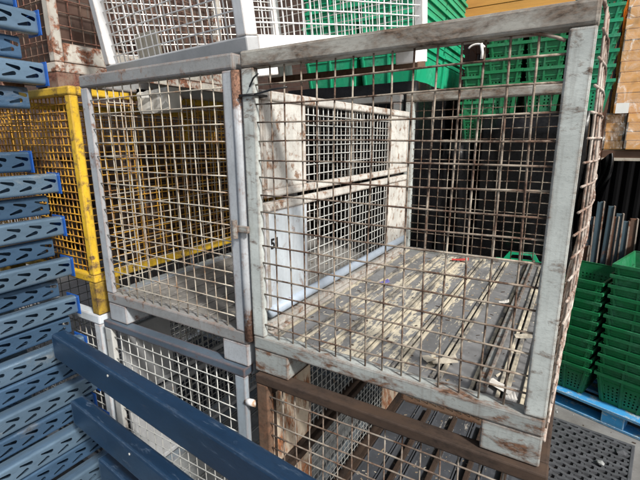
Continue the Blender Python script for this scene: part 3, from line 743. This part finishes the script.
ux, uy = Vector((math.cos(ang), math.sin(ang), 0)), Vector((-math.sin(ang), math.cos(ang), 0))
P2 = Vector((1.585, 2.745, PZ)) - ux * .045
P1 = Vector((1.448, 2.775, PZ)) - ux * .36
P3 = P2 + ux * .03 + uy * .70
crate_stack(cg, P1, ang, 10, .09, 'of the stack nearest the weathered cage on the pallet', GP)
crate_stack(cg, P2, ang, 12, .09, 'of the tall stack at the right on the pallet', GP)
crate_stack(cg, P3, ang, 13, .09, 'of the stack behind the tall right one on the pallet', GP, me_top=cga)
P4 = P2 + ux * .46 + uy * .30
crate_stack(cg, P2 + ux * .47 + uy * .02, ang, 12, .09, 'of the pallet stack cut off by the right edge', GP, me_top=cga)
# blue pallet
pal = empty('blue_pallet', (P1.x - ux.x * .12 - uy.x * .02, P1.y - ux.y * .12 - uy.y * .02 - .03, 0), (0, 0, ang), 'worn blue wooden pallet under the green crate stacks at right', 'pallet')
for k in range(6):
    b = MB(); b.box(0, 1.5, k * .235, k * .235 + .15, .132, .158, .003); b.build('top_board', M['pallet_blue'], pal)
for k in range(3):
    for j in range(3):
        b = MB(); x = j * .66; y = k * .555
        b.box(x + .002, x + .17, y + .004, y + .13, .026, .131, .003); b.build('block', M['pallet_blue'], pal)
    b = MB(); b.box(0, 1.5, k * .555, k * .555 + .14, .002, .025, .003); b.build('bottom_board', M['pallet_blue'], pal)
# a green stack right behind the weathered cage
crate_stack(cg, (0.67, 2.12, 0.002), .05, 13, .09, 'of the stack directly behind the weathered cage', 'green crates behind the cages', me_top=cga)
# bright stack high up behind the tilted cage
ca = crate_mesh(.55, .72, .30, tin=.03, mat=M['green_bright'], hx=9, hz=5, solid=True)
for j in range(2):
    for i in range(2):
        crate_stack(ca, (-.575 - .58 * i, 2.24 + .75 * j, BASE + 1.53), 0, 8, .125,
                    ('in the near' if j == 0 else 'in the far') + (' right' if i == 0 else ' left') + ' column of the high bright pile', 'bright green crates piled high behind the tilted cage', jit=.004, seed=j)
# paler stacks further back
cb = crate_mesh(.30, .50, .26, tin=.03, mat=M['green'], hx=9, hz=6)
cb2 = crate_mesh(.33, .50, .26, tin=.04, mat=M['green_sunlit'], hx=9, hz=6)
for i, (x, wh, me, z, n) in enumerate(((.36, 'of the far column left of three on the black load', cb, BASE + 1.29, 6), (.69, 'of the middle far column on the black load', cb, BASE + 1.29, 6),
                                    (1.03, 'of the sunlit-coloured far column right on the black load', cb2, BASE + 1.27, 7), (.15, 'of the shaded column on the lower black load', cb, BASE + 1.03, 5))):
    crate_stack(me, (x, 3.02 + (.03 if i == 2 else 0), z), .02 * (i - 1), n, .115, wh, 'green crates on the black wrapped loads')

# ------------------------------------------------------------------ wrapped loads behind
def load(x0, x1, y0, y1, z1, mat, label, seed=0):
    rr = random.Random(seed); b = bmesh.new(); bmesh.ops.create_cube(b, size=1)
    bmesh.ops.subdivide_edges(b, edges=b.edges[:], cuts=13, use_grid_fill=True)
    ph = [rr.uniform(0, 6) for _ in range(6)]
    for v in b.verts:
        x, y, z = v.co
        n = .014 * (math.sin(9 * x + 5 * z + ph[0]) + math.sin(17 * z - 6 * x + ph[1]) + .7 * math.sin(31 * x + 13 * z + ph[2]) + rr.uniform(-.8, .8))
        X_, Y_ = x0 + (x + .5) * (x1 - x0), y0 + (y + .5) * (y1 - y0); Z_ = .002 + (z + .5) * (z1 - .002)
        if abs(y) > .49: Y_ += (n - .02) * (1 if y > 0 else -1)
        if abs(x) > .49: X_ += (n - .02) * (1 if x > 0 else -1)
        v.co = (X_, Y_, Z_)
    me = bpy.data.meshes.new('wrapped_load'); b.to_mesh(me); b.free(); me.materials.append(mat)
    for p in me.polygons: p.use_smooth = True
    tag(put('wrapped_load', me), label, 'wrapped load', 'pallet loads wrapped in dark film')
load(.33, 1.24, 2.95, 3.6, BASE + 1.28, M['film_black'], 'tall black film wrapped load under the far green columns', 1)
load(-.02, .32, 2.95, 3.6, BASE + 1.02, M['film_black'], 'narrow black wrapped load under the shaded green column', 2)
load(-1.32, -.005, 2.15, 3.75, BASE + 1.525, M['film_black'], 'black wrapped load under the bright green crate pile', 3)
load(-4.6, -1.36, 2.15, 3.5, BASE + 1.52, M['film_brown'], 'dark brown wrapped load behind the yellow cage', 4)

# ------------------------------------------------------------------ racking with timber at the back right
rack = empty('pallet_rack', (0, 0, 0), (0, 0, 0), 'brown pallet racking holding the orange timber at the back', 'racking')
for x in (-.32, 1.30, 4.0):
    for y in (4.1, 5.3):
        b = MB(); b.box(x, x + .09, y, y + .08, 0.002, 5.2, .006); b.build('rack_post', M['rack'], rack)
for (x0, x1, z) in ((-.23, 1.30, BASE + 2.35), (1.39, 4.0, BASE + .935)):
    for y in (4.1, 5.3):
        b = MB(); b.box(x0 + .001, x1 - .001, y, y + .06, z - .115, z - .01, .006); b.build('shelf_beam', M['rack'], rack)
    b = MB(); b.box(x0 + .004, x1 - .004, 4.085, 4.099, z - .116, z - .085, .003); b.build('beam_lip', M['rack_pale'], rack)
    b = MB()
    for k in range(9): b.box(x0 + .01, x1 - .01, 4.12 + k * .13, 4.22 + k * .13, z - .008, z)
    b.build('shelf_deck', M['bearer'], rack)
def timber_pack(x0, x1, y0, y1, z0, nz, bh, bw, label, film=True, ax='x', labels=()):
    rr = random.Random(int(x0 * 77) + nz); root = empty('timber_pack', ((x0 + x1) / 2, (y0 + y1) / 2, z0), (0, 0, 0), label, 'timber', 'packs of orange sawn timber on the racking')
    b = MB(); ox, oy = (x0 + x1) / 2, (y0 + y1) / 2
    for k in range(nz):
        y = y0
        while y + bw < y1 + .01:
            x = x0 + rr.uniform(-.012, .012)
            while x < x1 - .05:
                xe = min(x1 + rr.uniform(-.03, .03), x + rr.uniform(.9, 1.5)) if x1 - x0 > .9 else x1 + rr.uniform(-.03, .03)
                if x1 - xe < .3: xe = x1 + rr.uniform(-.02, .02)
                b.box(x - ox, xe - .006 - ox, y - oy + rr.uniform(-.005, .003), y + bw - .008 - oy, .001 + k * bh, (k + 1) * bh - .002, .004)
                x = xe
            y += bw
    b.build('boards', M['timber'], root)
    if film:
        f = MB(); n = 16; rr2 = random.Random(5)
        ht = nz * bh
        vs = []
        for j in range(n + 1):
            for i in range(n + 1):
                vs.append((x0 - ox - .01 + (x1 - x0 + .02) * i / n, y0 - oy - .03 + rr2.uniform(-.018, .008), .01 + (ht + .0) * j / n))
        f.add(vs, [(j * (n + 1) + i, j * (n + 1) + i + 1, (j + 1) * (n + 1) + i + 1, (j + 1) * (n + 1) + i) for j in range(n) for i in range(n)])
        f.build('plastic_film', M['film_clear'], root, smooth=True)
    for (lx, lz, lw, lh) in labels:
        f = MB(); f.box(lx - ox, lx + lw - ox, y0 - oy - .055, y0 - oy - .052, lz, lz + lh); f.build('paper_label', M['label_white'], root)
    return root
timber_pack(-.20, 1.26, 4.05, 5.2, BASE + 2.351, 5, .16, .20, 'wide orange timber pack on the high left shelf', film=False)
timber_pack(1.395, 1.555, 4.12, 5.0, BASE + .936, 4, .09, .155, 'narrow film wrapped orange timber pack on the low shelf', labels=())
timber_pack(1.58, 2.9, 4.06, 5.1, BASE + .936, 4, .09, .16, 'film wrapped orange timber pack at right on the low shelf')
timber_pack(1.45, 2.9, 4.08, 5.1, BASE + 1.298, 12, .10, .16, 'tall upper orange timber pack resting on the two lower packs', labels=((1.455, .0, .11, .10),))
# black plastic sheet hanging beside the rack post
b = MB(); rr = random.Random(12); nx, nz = 14, 22
for s in (0, .012):
    vs = []
    for j in range(nz + 1):
        for i in range(nx + 1):
            u, v = i / nx, j / nz
            vs.append((1.265 + .20 * u + .03 * math.sin(7 * v + 2), 3.74 + s + .05 * math.sin(9 * u + 4 * v) + .03 * math.sin(23 * u - 11 * v), BASE + .10 + .76 * v - .05 * math.sin(5 * u)))
    b.add(vs, [(j * (nx + 1) + i, j * (nx + 1) + i + 1, (j + 1) * (nx + 1) + i + 1, (j + 1) * (nx + 1) + i) for j in range(nz) for i in range(nx)])
tag(b.build('plastic_sheet', M['film_black'], smooth=True), 'crumpled black plastic sheet hanging below the low shelf', 'plastic sheet')
# dark profiles leaning upright below the shelf
prof = [(1.27, 0.09, .05, 'strip_blue'), (1.335, -0.03, .03, 'strip_brown'), (1.375, 0.27, .045, 'strip_blue'), (1.425, 0.43, .05, 'strip_blue'), (1.49, 0.39, .045, 'strip_blue'),
        (1.55, 0.29, .04, 'strip_brown'), (1.60, 0.32, .05, 'strip_blue'), (1.66, 0.25, .05, 'strip_blue'), (1.73, 0.28, .05, 'strip_brown')]
names = ['short blue-grey', 'short thin brown', 'blue-grey', 'tallest blue-grey', 'second tallest blue-grey', 'thin brown', 'middle height blue-grey', 'lower blue-grey', 'rightmost brown']
for (x, top, wd, mt), nm in zip(prof, names):
    root = empty('metal_profile', (x, 3.62, .002), (-.04, rr.uniform(-.02, .02), rr.uniform(-.1, .1)), nm + ' metal profile leaning upright under the timber shelf', 'metal profile', 'metal profiles leaning under the shelf')
    b = MB(); b.box(0, wd, 0, .05, 0, BASE + top, .002); b.build('web', M[mt], root)
    b = MB(); b.box(wd + .001, wd + .014, -.012, .05, 0, BASE + top + .004, .002); b.build('edge_strip', M['strip_pale'], root)

# ------------------------------------------------------------------ rubber grating mat on the ground
mat_o = Vector((1.02, 1.30, 0)); ma = -.14
b = MB(); mw, ml = .66, 1.25
b.box(0, mw, 0, .025, .002, .03, .004); b.box(0, mw, ml - .025, ml, .002, .03, .004); b.box(0, .025, .026, ml - .026, .002, .03, .004); b.box(mw - .025, mw, .026, ml - .026, .002, .03, .004)
rows = 22
for k in range(1, rows):
    y = ml * k / rows
    for q in range(14):
        xa, xb = .026 + (mw - .052) * q / 14, .026 + (mw - .052) * (q + 1) / 14
        dy0 = .007 * (1 if (q + k) % 2 else -1); 
        b.add([(xa, y - .013 + dy0, .028), (xb, y - .013 - dy0, .028), (xb, y + .013 - dy0, .028), (xa, y + .013 + dy0, .028),
               (xa, y - .013 + dy0, .003), (xb, y - .013 - dy0, .003), (xb, y + .013 - dy0, .003), (xa, y + .013 + dy0, .003)],
              [(0, 1, 2, 3), (0, 4, 5, 1), (3, 2, 6, 7)])
for k in range(rows):
    for q in range(7):
        x = .05 + (q + (.5 if k % 2 else 0)) * .085
        y0, y1 = ml * k / rows + .012, ml * (k + 1) / rows - .012
        if x < mw - .05: b.box(x, x + .02, y0, y1, .003, .026)
tag(b.build('rubber_mat', M['rubber'], None, mat_o, (0, 0, ma)), 'black rubber grating mat on the concrete beside the blue pallet', 'mat')
for i, (x, y, s) in enumerate(((1.60, 2.06, .03), (1.52, 1.86, .018), (1.75, 2.30, .05))):
    b = MB(); rr = random.Random(i)
    ico = bmesh.new(); bmesh.ops.create_icosphere(ico, subdivisions=1, radius=s)
    for v in ico.verts: v.co = Vector((v.co.x * rr.uniform(.7, 1.2), v.co.y * rr.uniform(.6, 1.1), v.co.z * .5))
    mz = min(v.co.z for v in ico.verts); ico.verts.index_update()
    b.add([(v.co.x, v.co.y, v.co.z - mz) for v in ico.verts], [tuple(v.index for v in f.verts) for f in ico.faces]); ico.free()
    tag(b.build('rubble_piece', M['deck_grey'] if i < 2 else M['rubber'], None, (x, y, .03 if i == 0 else .002)),
        ['pale rubble chip on the edge of the rubber mat', 'tiny pale rubble chip on the concrete by the mat', 'dark lump lying on the concrete in front of the pallet'][i], 'rubble')

# ------------------------------------------------------------------ camera, light
cam = bpy.data.cameras.new('camera'); cam.sensor_width = 36; cam.lens = 419.05 / 640 * 36; cam.clip_end = 500; cam.clip_start = .02
co = bpy.data.objects.new('camera', cam); COL.objects.link(co)
rt, up, fw = Vector((0.85455345, 0.51930178, -0.00800382)), Vector((-0.11336379, 0.20154429, 0.97289699)), Vector((-0.50684026, 0.83048514, -0.23110038))
co.matrix_world = Matrix(((rt.x, up.x, -fw.x, 1.1965), (rt.y, up.y, -fw.y, -1.36097), (rt.z, up.z, -fw.z, 1.05333 + BASE), (0, 0, 0, 1)))
SC.camera = co

sd = Vector((0.84, -0.36, 0.80)).normalized()      # direction towards the sun
el = math.asin(sd.z); az = math.atan2(sd.x, sd.y)
L = bpy.data.lights.new('sun', 'SUN'); L.energy = 3.7; L.angle = math.radians(6); L.color = (1.0, .96, .90)
lo = bpy.data.objects.new('sun', L); COL.objects.link(lo); lo.rotation_euler = sd.to_track_quat('Z', 'Y').to_euler(); lo.location = (5, -5, 9)
W_ = bpy.data.worlds.new('World'); SC.world = W_; W_.use_nodes = True
nt = W_.node_tree; bg = nt.nodes['Background']; sk = nt.nodes.new('ShaderNodeTexSky'); sk.sky_type = 'NISHITA'; sk.sun_disc = False
sk.sun_elevation = el; sk.sun_rotation = az; sk.dust_density = 3.0
hs = nt.nodes.new('ShaderNodeHueSaturation'); hs.inputs['Saturation'].default_value = 0.5
nt.links.new(sk.outputs['Color'], hs.inputs['Color']); nt.links.new(hs.outputs['Color'], bg.inputs['Color']); bg.inputs['Strength'].default_value = 0.085
vs_ = SC.view_settings; vs_.view_transform = 'Standard'; vs_.look = 'None'; vs_.exposure = 0.65; vs_.gamma = 1.0; vs_.use_curve_mapping = False
SC.display_settings.display_device = 'sRGB'
